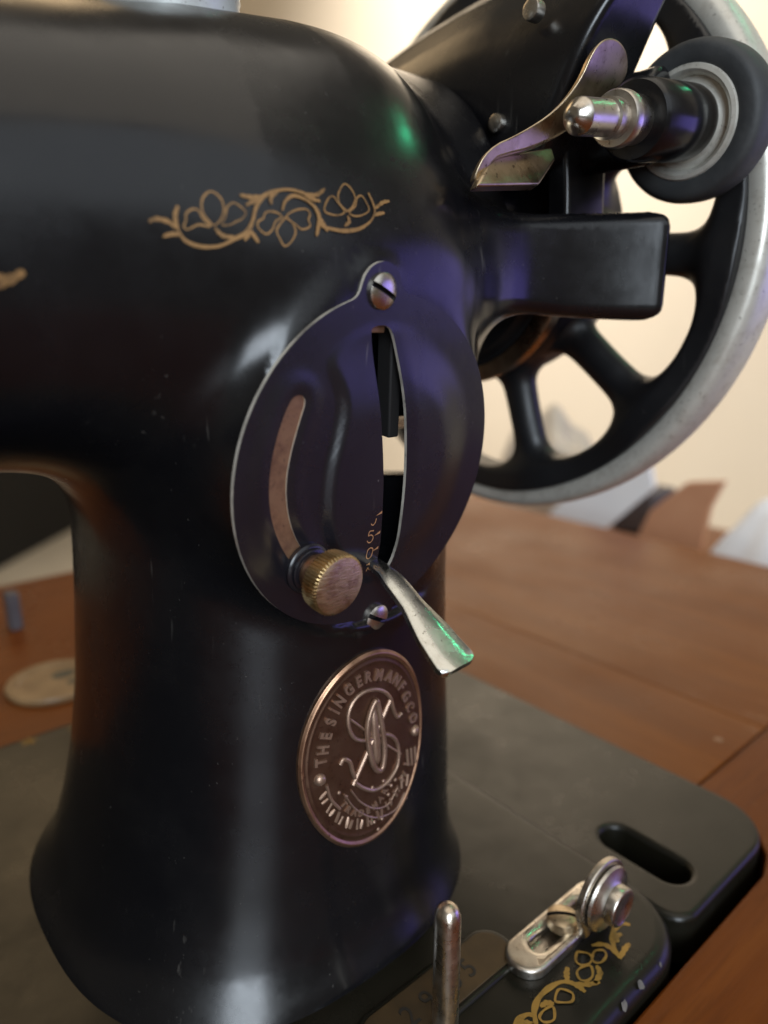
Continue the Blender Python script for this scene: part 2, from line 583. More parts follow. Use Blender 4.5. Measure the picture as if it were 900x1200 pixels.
VINES= [[(41.95, 140.34), (42.99, 140.73), (44.39, 140.52), (45.56, 139.73)], [(45.87, 142.57), (45.38, 141.17), (45.62, 139.62)], [(43.62, 138.59), (44.88, 138.98), (45.9, 138.97)], [(45.56, 139.73), (46.47, 138.28), (48.52, 137.6), (51.09, 137.81), (53.33, 138.87), (54.94, 139.78), (55.97, 141.3), (56.59, 143.0), (57.69, 144.55), (59.46, 145.54), (62.0, 146.09), (64.51, 145.83), (66.25, 145.22)], [(54.54, 144.68), (56.09, 144.54), (57.95, 144.78)], [(55.28, 143.4), (56.72, 144.17), (57.96, 144.86)], [(56.66, 138.51), (56.04, 139.44), (55.34, 140.22)], [(54.64, 138.74), (55.29, 139.6), (55.44, 140.44)], [(50.6, 140.13), (51.61, 139.18), (53.56, 139.0)], [(60.59, 143.11), (61.25, 144.44), (62.63, 145.3), (64.38, 145.04), (65.83, 144.21), (66.48, 143.18), (66.76, 141.65), (68.11, 141.23), (70.88, 141.07), (73.86, 141.67), (76.2, 143.11), (77.11, 144.82), (76.36, 147.17)], [(68.29, 146.89), (66.62, 145.82), (64.76, 145.77)], [(67.12, 144.99), (65.71, 145.16), (64.48, 145.65)], [(65.83, 139.96), (66.22, 141.18), (66.55, 142.52)], [(67.79, 140.76), (67.12, 141.9), (66.44, 142.95)], [(58.99, 143.82), (59.12, 144.79), (60.19, 145.61)], [(77.11, 144.82), (78.91, 145.93), (80.42, 146.33)], [(76.94, 143.86), (77.94, 144.19), (79.13, 144.45)], [(70.97, 141.75), (71.93, 142.51), (71.77, 143.32)]]
LEAF= [[(20.79, 130.7), (23.62, 132.03), (25.07, 132.67), (26.37, 133.5)], [(22.8, 132.96), (24.12, 132.44), (25.13, 132.28)]]
BED_PETALS= [[(110.28, 66.45), (108.39, 65.39), (108.35, 64.1), (109.71, 63.27), (111.38, 63.49), (111.88, 64.74), (111.03, 65.94), (110.28, 66.45)], [(111.38, 63.49), (113.33, 64.18), (114.88, 63.19), (114.25, 62.03), (112.26, 61.74), (111.06, 62.44), (111.38, 63.49)], [(109.6, 62.71), (108.09, 63.68), (106.24, 63.65), (105.29, 62.25), (106.2, 61.16), (108.03, 61.16), (109.6, 62.71)], [(100.02, 63.7), (97.68, 62.73), (98.23, 61.67), (99.96, 60.48), (101.44, 61.28), (101.11, 62.76), (100.02, 63.7)], [(96.28, 62.18), (94.53, 62.83), (92.55, 62.54), (92.44, 61.25), (94.3, 60.48), (96.28, 62.18)]]
BED_VINES= [[(125.34, 63.16), (124.2, 64.5), (121.73, 64.77), (119.2, 63.68), (117.17, 61.91), (115.94, 59.91)], [(121.7, 62.97), (120.36, 63.4), (119.02, 62.41)], [(114.18, 65.51), (116.26, 64.08), (116.61, 62.05), (115.94, 59.91)], [(120.8, 60.53), (118.84, 60.48), (115.8, 59.83)], [(105.91, 65.68), (104.23, 64.74), (103.19, 63.75)], [(103.77, 60.0), (103.78, 61.69), (103.19, 63.75)], [(107.9, 59.39), (105.36, 60.83), (103.31, 62.84)], [(103.58, 62.79), (102.04, 64.42), (98.99, 65.19), (95.58, 65.12), (92.83, 63.99), (90.93, 62.27), (87.93, 61.61)], [(110.79, 62.01), (109.57, 60.48), (106.91, 59.94)], [(88.55, 64.32), (89.76, 63.55), (90.61, 62.27)], [(94.45, 63.75), (96.08, 63.51), (96.98, 62.45)]]
BADGE_SHUTTLE= [[(81.96, 55.53), (80.55, 53.65), (79.58, 50.65), (79.66, 47.22), (80.19, 43.55), (81.03, 41.19), (82.17, 40.19), (83.05, 40.82), (83.64, 43.59), (83.53, 47.13), (83.08, 50.75), (82.52, 53.88), (81.96, 55.53)]]
BADGE_LINES= [[(88.96, 50.0), (87.76, 49.7), (86.74, 51.82), (85.97, 54.56), (84.23, 56.63), (81.97, 57.81), (79.21, 58.17), (77.03, 57.31), (75.67, 55.48), (75.36, 52.78), (76.12, 50.11), (77.73, 48.49), (80.78, 47.5), (83.07, 47.56), (85.4, 46.63), (87.19, 44.64), (87.8, 41.84), (87.21, 39.01), (85.41, 37.22), (83.03, 36.23), (80.42, 36.41), (77.88, 38.09), (76.24, 39.84)], [(85.97, 54.07), (80.78, 46.76), (75.69, 39.6)], [(73.09, 44.91), (73.9, 45.76), (75.23, 44.7), (75.73, 42.53), (76.26, 40.82)], [(75.9, 53.51), (81.92, 47.28), (88.41, 41.07)], [(75.13, 38.62), (77.29, 35.1), (80.68, 32.19), (84.21, 31.53), (86.92, 33.93)], [(73.5, 38.39), (76.16, 33.87), (80.67, 30.12), (86.02, 29.33), (89.09, 31.86)], [(69.87, 41.78), (70.58, 38.55), (72.37, 35.72)], [(90.26, 41.33), (90.42, 37.61)], [(91.5, 41.07), (91.68, 37.06)], [(92.77, 40.81), (92.82, 37.1)], [(88.44, 36.38), (88.15, 33.36)], [(90.31, 35.55), (89.71, 33.18)]]
BADGE_DOTS= [(70.78, 36.0), (71.81, 34.5), (72.8, 35.76), (74.54, 35.91), (76.71, 33.85), (74.45, 30.92), (76.1, 30.08), (77.82, 32.81), (80.97, 31.53), (83.02, 31.32), (89.42, 30.38), (72.44, 39.13), (74.02, 37.65), (80.37, 29.23), (82.42, 28.99), (81.23, 27.22), (84.51, 33.48), (85.41, 35.14), (86.61, 35.9), (83.33, 37.12), (80.42, 36.92), (78.93, 29.94), (77.24, 31.3), (78.34, 28.17), (84.21, 28.9), (87.25, 30.07), (87.86, 31.38), (71.42, 41.07)]
BADGE_BOSS= [(68.63, 43.31), (93.03, 44.34)]
BADGE_LETTERS= [('T', (68.98, 46.93)), ('H', (69.55, 49.27)), ('E', (70.39, 51.95)), ('S', (71.47, 54.53)), ('I', (72.44, 56.46)), ('N', (73.61, 58.09)), ('G', (75.74, 59.86)), ('E', (78.15, 60.87)), ('R', (80.44, 61.12)), ('M', (83.11, 60.6)), ('A', (85.79, 59.46)), ('N', (87.72, 57.94)), ('F', (89.22, 55.96)), ('G', (90.45, 53.35)), ('C', (91.58, 50.53)), ('O', (92.49, 47.54))]

# ------------------------------------------------------------------ setting: floor and walls
def sheet(name, pts, mat_):
    o = mesh_from(name, pts, [tuple(range(len(pts)))], mat_, smooth=False)
    o["kind"] = "structure"
    return o


FZ = -760
sheet("floor", [(-3200, -3000, FZ), (1500, -3000, FZ), (1500, 3400, FZ), (-3200, 3400, FZ)], 'floor')
sheet("wall_right", [(1500, 3400, FZ), (1500, -900, FZ), (1500, -900, 1700), (1500, 3400, 1700)], 'wall')
sheet("wall_back", [(-3200, 3400, FZ), (1500, 3400, FZ), (1500, 3400, 1700), (-3200, 3400, 1700)], 'wall')

# ------------------------------------------------------------------ the table the machine is let into
TZ = -4.0
TT = 22.0
table = empty("sewing_table", (100, 50, FZ), "reddish brown wooden table top around the sewing machine", "table")


def board(name, x0, y0, x1, y1, mat_, bevel=1.0, z=TZ):
    return box(name, (x0, y0, z - TT), (x1, y1, z), mat_, table, bevel)


TABLE_PARTS = []
# front board with the notch for the bed and its extension
fb = [(-420, -230), (415, -230), (415, 79.6), (187.8, 79.6), (187.8, 74), (186.4, 66.5), (182.2, 59.4), (176, 54.6), (168, 52.2), (-420, 51.9)]
TABLE_PARTS.append(prism("front_board", [(x, y, TZ - TT) for x, y in fb], (0, 0, TT), 'wood_x', table, 0.7))
TABLE_PARTS.append(board("frame_strip", 187.6, 80.2, 238, 398, 'wood_y', 0.35))
TABLE_PARTS.append(board("end_leaf", 238.2, 80.2, 415, 398, 'wood_y', 0.35))
TABLE_PARTS.append(board("rear_board", -420, 232.5, 187.2, 398, 'wood_x', 0.6))
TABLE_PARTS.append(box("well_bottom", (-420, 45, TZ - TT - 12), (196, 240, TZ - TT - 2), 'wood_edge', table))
for x, y in ((-395, -205), (390, -205), (-395, 375), (390, 375)):
    TABLE_PARTS.append(box("leg", (x - 22, y - 22, FZ), (x + 22, y + 22, TZ - TT - 0.2), 'wood_x', table, 2))
TABLE_PARTS.append(lathe("nail_head", [(-1, 1.5), (0.1, 1.5), (0.22, 1.2), (0.25, 0.1)], (219, 87, TZ), (0, 0, 1), 'band', table, 24))

# ------------------------------------------------------------------ the sewing machine
machine = empty("sewing_machine", (70, 142, -4), "black cast iron sewing machine with gold scrollwork and spoked hand wheel", "sewing machine")

# --- smooth tables for the pillar's section
ZT = np.linspace(-30, 220, 501)


def table_of(zs, vs, blur):
    y = np.interp(ZT, zs, vs)
    k = np.exp(-0.5 * (np.arange(-60, 61) * 0.5 / blur) ** 2)
    k /= k.sum()
    yp = np.pad(y, 60, mode='edge')
    return np.convolve(yp, k, mode='valid')


_z = [-30, 0, 3, 8, 18, 32, 48, 66, 80, 103, 133, 150, 220]
T_XC = table_of(_z, [75.6, 75.6, 76.6, 77.6, 79.6, 81.4, 82.4, 83, 83.5, 85, 86, 86, 86], 4)
T_A = table_of(_z, [53.5, 49.6, 47.4, 45.4, 43.8, 42.2, 40.6, 39.5, 39, 39.5, 39.5, 38, 38], 2.4)
T_B = table_of(_z, [55.5, 52.6, 50.0, 47.6, 45.6, 44.3, 43.2, 42.5, 42.2, 43.0, 44.0, 42, 42], 2.4)

# plate frame (measured): centre, normal, in-plane axes
_a, _b = math.radians(4), math.radians(-8)
PN = np.array([math.sin(_a) * math.cos(_b), -math.cos(_a) * math.cos(_b), math.sin(_b)])
PE1 = np.array([math.cos(_a), math.sin(_a), 0.0])
PE2 = np.cross(PN, PE1) * -1.0
PE2 = PE2 if PE2[2] > 0 else -PE2
PC = np.array([80.3, 95.3, 102.8])


def on_plate(s, t, h=0.0):
    return PC + np.multiply.outer(np.asarray(s, float), PE1) + np.multiply.outer(np.asarray(t, float), PE2) + np.multiply.outer(np.asarray(h, float), PN)


def sdf_pillar(x, y, z):
    xc, a, b = (np.interp(z, ZT, T) for T in (T_XC, T_A, T_B))
    e = 2.5
    r = ((np.abs(x - xc) / a) ** e + (np.abs(y - 142) / b) ** e + 1e-9) ** (1 / e)
    d = (r - 1) * np.minimum(a, b)
    return smax(smax(d, z - 142, 16), -6 - z, 1.0)


def sdf_arm(x, y, z):
    top = np.interp(x, [-220, -120, 0, 40, 60, 80, 94, 140], [162, 164, 170, 175.5, 179.6, 182.2, 183.0, 183.0])
    bot = np.interp(x, [-220, -120, -20, 30, 60, 140], [112, 110, 104, 103, 103, 103])
    b = np.interp(x, [-220, -120, 0, 60, 140], [32, 36, 43, 46.5, 46.5])
    zc, c = (top + bot) / 2, (top - bot) / 2
    e = 2.35
    xe = np.maximum(x - 82, 0) / 39
    r = (xe ** e + (np.abs(y - 142) / b) ** e + (np.abs(z - zc) / c) ** e + 1e-9) ** (1 / e)
    d = (r - 1) * 42
    return smax(d, -190 - x, 6)


def sdf_rbox(x, y, z, c, h, r):
    q = [np.abs(v - cc) - (hh - r) for v, cc, hh in zip((x, y, z), c, h)]
    out = np.sqrt(sum(np.maximum(k, 0) ** 2 for k in q))
    return out + np.minimum(np.maximum(np.maximum(q[0], q[1]), q[2]), 0) - r


def sdf_cyl_x(x, y, z, x0, x1, r, k):
    d = np.sqrt((y - 142) ** 2 + (z - 148) ** 2) - r
    return smax(smax(d, x0 - x, k), x - x1, k)


def sdf_plate_cyl(x, y, z, r, front, back, k, ds=0, dt=0):
    px, py, pz = x - PC[0], y - PC[1], z - PC[2]
    h = px * PN[0] + py * PN[1] + pz * PN[2]
    s = px * PE1[0] + py * PE1[1] + pz * PE1[2] - ds
    t = px * PE2[0] + py * PE2[1] + pz * PE2[2] - dt
    d = np.sqrt(s * s + t * t) - r
    return smax(smax(d, h - front, k), back - h, k), h, s, t


LUG_P = spline([(98, 120), (104, 111.5), (109, 106.2), (115, 102.8), (123, 100.2), (132, 97.2), (140, 93.2), (147, 88.2), (154, 82.0)], 10)
LUG_T = np.c_[LUG_P, 1 / np.sqrt(1 + np.gradient(LUG_P[:, 1], LUG_P[:, 0]) ** 2)]


def sdf_body(x, y, z, cut=True):
    d = smin(sdf_pillar(x, y, z), sdf_arm(x, y, z), 22)
    # machined seat of the stitch plate, swelling out of the pillar
    boss, h, s, t = sdf_plate_cyl(x, y, z, 27.5, -1.3, -26, 2.0)
    d = smin(d, boss, 9)
    earT, _, _, _ = sdf_plate_cyl(x, y, z, 4.5, -0.9, -20, 1.0, -2.9, 29.6)
    d = smin(d, earT, 3)
    earB, _, _, _ = sdf_plate_cyl(x, y, z, 4.5, -0.9, -20, 1.0, 3.3, -30.4)
    d = smin(d, earB, 3)
    # ground flat in front of the seat
    cutc = smax(np.sqrt((s - 5) ** 2 + (t - 10) ** 2) - 41.0, -0.35 - h, 1.0)
    d = smax(d, -cutc, 1.6)
    # collar at the wheel end
    d = smin(d, sdf_cyl_x(x, y, z, 100, 127, 35, 4), 3)
    d = smin(d, sdf_cyl_x(x, y, z, 100, 143, 27, 2), 3)
    # lug running out in front of the wheel
    gy, gs = np.interp(x, LUG_T[:, 0], LUG_T[:, 1]), np.interp(x, LUG_T[:, 0], LUG_T[:, 2])
    lh = np.interp(x, [104, 118, 130, 152], [8.6, 9.2, 10.2, 11.3])
    q1, q2, q3 = np.abs(y - gy) * gs - 0.9, np.abs(z - 139.4) - (lh - 3.0), x - 147.2
    lug = np.sqrt(np.maximum(q1, 0) ** 2 + np.maximum(q2, 0) ** 2 + np.maximum(q3, 0) ** 2) + np.minimum(np.maximum(np.maximum(q1, q2), q3), 0) - 3.0
    lug = np.maximum(lug, 100 - x)
    d = smin(d, lug, 10)
    # needle head at the far left
    d = smin(d, sdf_rbox(x, y, z, (-192, 142, 118), (26, 31, 52), 13), 14)
    if cut:
        slot = smax(smax(np.abs(s - 2.2 + t * 0.17) - 6.5, np.abs(t - 1.5) - 24, 2), -34 - h, 3)
        d = smax(d, -slot, 1.5)
        # clear passage behind the slot, out through the back of the hollow pillar
        vx, vy = x - 92, y - 108
        al, ac = vx * 0.655 + vy * 0.756, vx * 0.756 - vy * 0.655
        tun = smax(smax(np.abs(ac + 0.2) - 9.0, np.abs(z - 106.5 + 0.18 * (al + 15)) - 5.6, 4), -19 - al, 1)
        d = smax(d, -tun, 2)
    return d


def front_y(x, z):
    """y of the body's front at (x, z)"""
    x, z = np.asarray(x, float), np.asarray(z, float)
    lo, hi = np.full(x.shape, 60.0), np.full(x.shape, 141.0)
    for _ in range(34):
        m = (lo + hi) / 2
        inside = sdf_body(x, m, z, False) < 0
        hi = np.where(inside, m, hi)
        lo = np.where(inside, lo, m)
    return hi


body = sdf_obj("body", sdf_body, (-224, 78, -8), (158, 206, 194), 1.3, 'black', machine)

# --- bed, with its separate end extension
def rounded_rect(x0, y0, x1, y1, rad, n=10):
    """rad: corner radii for (x1,y0),(x1,y1),(x0,y1),(x0,y0)"""
    out = []
    for (cx, cy, a0), r in zip(((x1, y0, -90), (x1, y1, 0), (x0, y1, 90), (x0, y0, 180)), rad):
        sx = -1 if cx == x1 else 1
        sy = 1 if cy == y0 else -1
        for k in range(n + 1):
            a = math.radians(a0 + 90 * k / n)
            out.append((cx + sx * r + r * math.cos(a), cy + sy * r + r * math.sin(a)))
    return out


def slab(name, poly, z0, z1, rnd, mat_, parent, hole=None):
    """flat casting with a rounded upper edge (poly counter-clockwise)"""
    p = np.array(poly, float)
    t = np.roll(p, -1, 0) - np.roll(p, 1, 0)
    t /= np.linalg.norm(t, axis=1)[:, None]
    nn = np.stack([t[:, 1], -t[:, 0]], 1)
    V, F = [], []
    n = len(p)
    prof = [(0, z0), (0, z1 - rnd)] + [(-rnd * (1 - math.cos(a)), z1 - rnd + rnd * math.sin(a)) for a in np.linspace(0.2, math.pi / 2, 7)] + [(-rnd - 0.5, z1)]
    for off, z in prof:
        for q, w in zip(p, nn):
            V.append((q[0] + w[0] * off, q[1] + w[1] * off, z))
    m = len(prof)
    for k in range(m - 1):
        for i in range(n):
            F.append((k * n + i, k * n + (i + 1) % n, (k + 1) * n + (i + 1) % n, (k + 1) * n + i))
    F.append(tuple(range(n))[::-1])
    top = [(m - 1) * n + i for i in range(n)]
    if hole is None:
        F.append(tuple(top))
    else:
        hp = np.array(hole, float)
        k = len(hp)
        base = len(V)
        th = np.roll(hp, -1, 0) - np.roll(hp, 1, 0)
        th /= np.linalg.norm(th, axis=1)[:, None]
        hn = np.stack([th[:, 1], -th[:, 0]], 1)
        rows = [(1.9, z1), (1.4, z1), (0.7, z1 - 0.15), (0.2, z1 - 0.6), (0, z1 - 1.4), (0, z0 + 0.2)]
        for off, z in rows:
            for q, w in zip(hp, hn):
                V.append((q[0] + w[0] * off, q[1] + w[1] * off, z))
        for r in range(len(rows) - 1):
            for i in range(k):
                F.append((base + r * k + i, base + r * k + (i + 1) % k, base + (r + 1) * k + (i + 1) % k, base + (r + 1) * k + i))
        pts = [Vector(V[i][:2]) for i in top] + [Vector(V[base + i][:2]) for i in range(k)]
        ids = top + [base + i for i in range(k)]
        ed = [(i, (i + 1) % n) for i in range(n)] + [(n + i, n + (i + 1) % k) for i in range(k)]
        vo, _, fo, ov, _, _ = delaunay_2d_cdt(pts, ed, [], 0, 1e-5)
        hx, hy = hp[:, 0], hp[:, 1]
        po = np.array([tuple(q) for q in pts])
        near = [int(np.argmin(((po - np.array(tuple(q))) ** 2).sum(1))) for q in vo]
        for f in fo:
            c = sum((vo[i] for i in f), Vector((0, 0))) / len(f)
            w = rows[0][0]
            inside = inpoly(np.array([[c.x, c.y]]), hp + hn * w)[0]
            if not inside:
                F.append(tuple(ids[near[i]] for i in f))
    return mesh_from(name, V, F, mat_, parent, fix=True)


def inpoly(P, poly):
    x, y = P[:, 0], P[:, 1]
    poly = np.asarray(poly)
    r = np.zeros(len(P), bool)
    j = len(poly) - 1
    for i in range(len(poly)):
        xi, yi = poly[i]
        xj, yj = poly[j]
        c = ((yi > y) != (yj > y)) & (x < (xj - xi) * (y - yi) / (yj - yi + 1e-12) + xi)
        r ^= c
        j = i
    return r


bed = slab("bed", rounded_rect(-270, 53.2, 138.2, 231, (17, 8, 8, 8)), -14, 0, 3.6, 'bed', machine)
hole = [(149.0 + 4.6 * math.cos(a), (66.5 if math.sin(a) < 0 else 80.5) + 4.6 * math.sin(a)) for a in np.linspace(0.05, 2 * math.pi + 0.05, 32, endpoint=False)]
ext = slab("bed_extension", rounded_rect(134.6, 55.4, 186.8, 231, (16, 8, 3, 6)), -13, -0.7, 1.5, 'bed', machine, hole)

# oval serial number pad
pad = [(82 + (14 if math.cos(a) > 0 else -14) + 4.6 * math.cos(a), 78.6 + 4.6 * math.sin(a)) for a in np.linspace(0.02, 2 * math.pi + 0.02, 40, endpoint=False)]
slab("serial_pad_rim", [(82 + (14 if math.cos(a) > 0 else -14) + 5.9 * math.cos(a), 78.6 + 5.9 * math.sin(a)) for a in np.linspace(0.02, 2 * math.pi + 0.02, 40, endpoint=False)], -1, 0.7, 0.9, 'bed', machine)
spad = slab("serial_pad", pad, -1, 0.95, 0.2, 'serial', machine)
J = Joined()
for ch, x in (("2", 73.5), ("9", 78.5), ("8", 85.3), ("5", 89.6)):
    V2, F2 = text_2d(ch, 6.2)
    V, F = solid_glyph(V2, F2, lambda v, h, x=x: np.stack([x + v[:, 0] * 0.9, 78.4 + v[:, 1], np.full(len(v), 1.0 + max(h, -0.1))], 1), 0.06)
    J.add(V, F)
mesh_from("serial_digits", J.V, J.F, 'digits', spad, smooth=False)

# gold scrollwork on the bed and on the arm
V2, F2 = ribbons(BED_VINES, 1.15)
V2b, F2b = ribbons(BED_PETALS, 0.5, False, True)
J = Joined()
for dx in (0, -33, -66, -99):
    J.add(V2 + [dx, 0, 0.06], F2)
    J.add(V2b + [dx, 0, 0.19], F2b)
mesh_from("gold_bed_scroll", J.V, J.F, 'gold_bed', bed, smooth=False)
J = Joined()
for x, y in ((46, 226), (60, 224.5), (75, 226), (30, 225)):
    for a in np.linspace(0, 2 * math.pi, 5, endpoint=False):
        c, s_ = math.cos(a), math.sin(a)
        J.add([(x + 0.6 * -s_, y + 0.6 * c, 0.07), (x + 3.4 * c, y + 3.4 * s_, 0.07), (x - 0.6 * -s_, y - 0.6 * c, 0.07)], [(0, 1, 2)])
mesh_from("gold_rear_stars", J.V, J.F, 'gold_bed', bed, smooth=False)

J = Joined()
for st, w, tp, cl in ((PETALS, 0.25, False, True), (VINES, 0.56, True, False), (LEAF, 1.1, True, False)):
    V2, F2 = ribbons(st, w, tp, cl)
    y = front_y(V2[:, 0], V2[:, 1])
    J.add(np.c_[V2[:, 0], y - (0.05 if cl else 0.17) - V2[:, 2] * 0.8, V2[:, 1]], F2)
mesh_from("gold_arm_scroll", J.V, J.F, 'gold', body, smooth=True)

# --- stitch length plate
N_SL = [(-4.8, 23.6), (-4.3, 24.5), (-1.2, 24.8), (0.6, 23.4), (3.1, 16.3), (5.3, 7.0), (6.5, -1.2), (6.8, -7.9), (6.6, -14.7), (6.0, -20.5), (3.2, -21.5), (1.4, -20.0), (1.5, -15.3), (1.2, -8.5), (0.6, -1.9), (-0.5, 4.5), (-2.9, 15.1)]
N_ARC = [(-20.4, 13.2), (-19.3, 14.3), (-18.0, 14.3), (-17.1, 13.2), (-18.0, 10.6), (-19.5, 5.4), (-20.2, 0.6), (-19.6, -4.6), (-17.8, -9.4), (-14.9, -13.6), (-14.6, -15.5), (-16.0, -16.3), (-17.8, -14.6), (-20.7, -10.3), (-22.7, -5.5), (-23.5, -1.0), (-23.3, 4.5), (-21.9, 9.7)]
DOME = [(-14.5, 20), (-11.5, 15), (-10.3, 12), (-11, 7), (-12.4, 1.6), (-12.5, -6), (-11, -12.5), (-6, -19.5), (0, -23.5), (7, -24), (15, -20), (22, -12), (25, 0), (23, 10), (18, 18), (10, 23), (2, 25.5), (-7, 25)]


def dense(poly, step=0.5, closed=True):
    p = np.asarray(poly, float)
    out = []
    for i in range(len(p)):
        a, b = p[i], p[(i + 1) % len(p)]
        k = max(1, int(np.linalg.norm(b - a) / step))
        out += [a + (b - a) * j / k for j in range(k)]
    return np.array(out)


def chaikin(p, n=2):
    p = np.asarray(p, float)
    for _ in range(n):
        q = np.roll(p, -1, 0)
        p = np.stack([0.75 * p + 0.25 * q, 0.25 * p + 0.75 * q], 1).reshape(-1, 2)
    return p


def sdist(P, poly):
    """signed distance to a closed polygon, positive inside"""
    a = np.asarray(poly)
    b = np.roll(a, -1, 0)
    best = np.full(len(P), 1e9)
    for p, q in zip(a, b):
        d = q - p
        t = np.clip(((P - p) @ d) / (d @ d + 1e-12), 0, 1)
        best = np.minimum(best, np.hypot(*(P - p - t[:, None] * d).T))
    return np.where(inpoly(P, poly), best, -best)


RP = 29.9
out = []
ears = ((-2.9, 30.0), (3.3, -30.6))
for a in np.radians(np.arange(0, 360, 1.2)):
    # the outline is the union of a disc and two small round ears, filleted
    rs = np.linspace(28, 38, 400)
    q = np.outer(rs, [math.cos(a), math.sin(a)])
    d = np.hypot(*q.T) - RP
    for e in ears:
        d = smin(d, np.hypot(*(q - e).T) - 4.5, 2.2)
    k = np.argmax(d > 0)
    out.append(q[k])
OUT = np.array(out)
SLOT = dense(chaikin(N_SL, 2), 0.45)
ARC = dense(chaikin(N_ARC, 2), 0.45)
gx, gy = np.meshgrid(np.arange(-31, 31, 0.7), np.arange(-36, 36, 0.7))
gx = gx + 0.35 * (np.arange(gx.shape[0]) % 2)[:, None]
GP = np.stack([gx.ravel(), gy.ravel()], 1)
ok = (sdist(GP, OUT) > 0.35) & (sdist(GP, SLOT) < -0.35) & (sdist(GP, ARC) < -0.35)
GP = GP[ok]
ALL = np.vstack([OUT, SLOT, ARC, GP])
ed, k0 = [], 0
for q in (OUT, SLOT, ARC):
    ed += [(k0 + i, k0 + (i + 1) % len(q)) for i in range(len(q))]
    k0 += len(q)
vo, _, fo, _, _, _ = delaunay_2d_cdt([Vector(p) for p in ALL], ed, [], 0, 1e-6)
VP = np.array([tuple(v) for v in vo])
TR = np.array([tuple(f) for f in fo])
cen = VP[TR].mean(1)
keep = (sdist(cen, OUT) > 0) & (sdist(cen, SLOT) < 0) & (sdist(cen, ARC) < 0)
TR = TR[keep]
ar = np.cross(VP[TR[:, 1]] - VP[TR[:, 0]], VP[TR[:, 2]] - VP[TR[:, 0]])
TR[ar < 0] = TR[ar < 0][:, ::-1]


def plate_h(P):
    d = sdist(P, chaikin(DOME, 3))
    rl = smoothstep(-2, 8, P[:, 0])
    h = (1 - rl) * 1.25 * smoothstep(-0.1, 1.7, d) + rl * 1.0 * smoothstep(-0.5, 9.0, d)
    # right lobe swells a little more, away from the slot
    xr = np.interp(P[:, 1], [-21, -14.7, -7.9, -1.2, 7, 16.3, 24], [6, 6.6, 6.9, 6.8, 5.4, 3.1, 0.6])
    h = h * (0.12 + 0.88 * smoothstep(23, 9, P[:, 1])) * smoothstep(-27, -13, P[:, 1])
    h += 0.3 * smoothstep(-0.5, 3.5, P[:, 0] - xr + 0.6) * smoothstep(0, 9, d)
    # softly raised welt round the curved slot
    da = -sdist(P, ARC)
    h += 0.25 * smoothstep(4.5, 1.5, da) * smoothstep(-0.5, 1.5, da)
    return h


H = plate_h(VP)
n = len(VP)
top, bot = on_plate(VP[:, 0], VP[:, 1], H), on_plate(VP[:, 0], VP[:, 1], H - 0.62)
F = [tuple(t) for t in TR] + [tuple(t + n)[::-1] for t in TR]
MI = [0] * len(F)
es = {}
for t in TR:
    for i in range(3):
        es[(t[i], t[(i + 1) % 3])] = 1
for (a, b) in es:
    if (b, a) not in es:
        F.append((a, a + n, b + n, b))
        MI.append(1)
plate = mesh_from("stitch_plate", np.vstack([top, bot]), F, ['plate', 'edge'], machine, midx=MI)
plate.data.set_sharp_from_angle(angle=math.radians(50))

# brown band seen through the curved slot, dark bar and block inside the long slot
c_, _b2 = ARC.mean(0), None
bandp = [(-20.5, 16), (-15.5, 16), (-16.5, 10), (-18.5, 5), (-18.8, 0), (-18.0, -4.6), (-15.8, -9.0), (-12.6, -13.5), (-13, -18), (-18, -18), (-22, -12), (-24.4, -5), (-25, 0), (-24.6, 5), (-23.2, 11)]
bp = chaikin(bandp, 2)
prism("slot_band", on_plate(bp[:, 0], bp[:, 1], np.full(len(bp), -0.62)), PN * 0.45, 'band', plate)
prism("slot_block", on_plate(np.array([-6, 0, 0, -6.0]), np.array([23.2, 23.2, 27, 27.0]), np.full(4, -4.0)), PN * 2.6, 'band', plate, 0.3)
prism("slot_bar", on_plate(np.array([2.0, 5.0, 6.6, 4.0]), np.array([25, 25, 4.5, 4.5]), np.full(4, -5.5)), PN * 3.6, 'dark', plate, 0.4)

# engraved numbers and ticks
J = Joined()


def plate_place(s0, t0, rot=0.1, kx=1.0):
    def f(v, h):
        c, s_ = math.cos(rot), math.sin(rot)
        v = v * 0.84
        P = np.stack([s0 + kx * (v[:, 0] * c + v[:, 1] * s_), t0 - v[:, 0] * s_ * 1.0 + v[:, 1] * c], 1)
        return on_plate(P[:, 0], P[:, 1], plate_h(P) + 0.03 + (h if h > 0 else -0.05))
    return f


def outline_digit(strokes, s0, t0):
    V2, F2 = ribbons(strokes, 0.24, False, False, 5)
    V = plate_place(s0, t0)(V2[:, :2], 0.03)
    J.add(V, F2)


zero = [[(0, 1.3), (0.75, 0.9), (0.85, 0), (0.7, -0.95), (0, -1.35), (-0.7, -0.95), (-0.85, 0), (-0.72, 0.9), (0, 1.3)]]
five = [[(0.7, 1.35), (-0.55, 1.3), (-0.7, 0.25)], [(-0.7, 0.25), (0, 0.45), (0.75, 0.05), (0.8, -0.65), (0.3, -1.25), (-0.4, -1.25), (-0.85, -0.8)]]
arc_ = [[(0.75, 0.3), (0.6, -0.6), (0.0, -1.2), (-0.6, -0.8)]]
one = [[(0.5, 1.2), (0.3, 0.3), (-0.1, -0.8)], [(-0.5, 0.8), (0.5, 1.2)]]
outline_digit(zero, -1.1, -15.7)
outline_digit(five, -1.4, -12.4)
outline_digit(arc_, -1.0, -9.2)
outline_digit(one, -1.0, -18.9)
for t in (-8.1, -12.0, -15.1, -18.4):
    P = np.array([(-0.5, t - 0.4), (1.0, t + 0.32), (1.0, t - 0.2)])
    J.add(on_plate(P[:, 0], P[:, 1], plate_h(P) + 0.05), [(0, 1, 2)])
mesh_from("scale_marks", J.V, J.F, 'gold_red', plate, smooth=False)


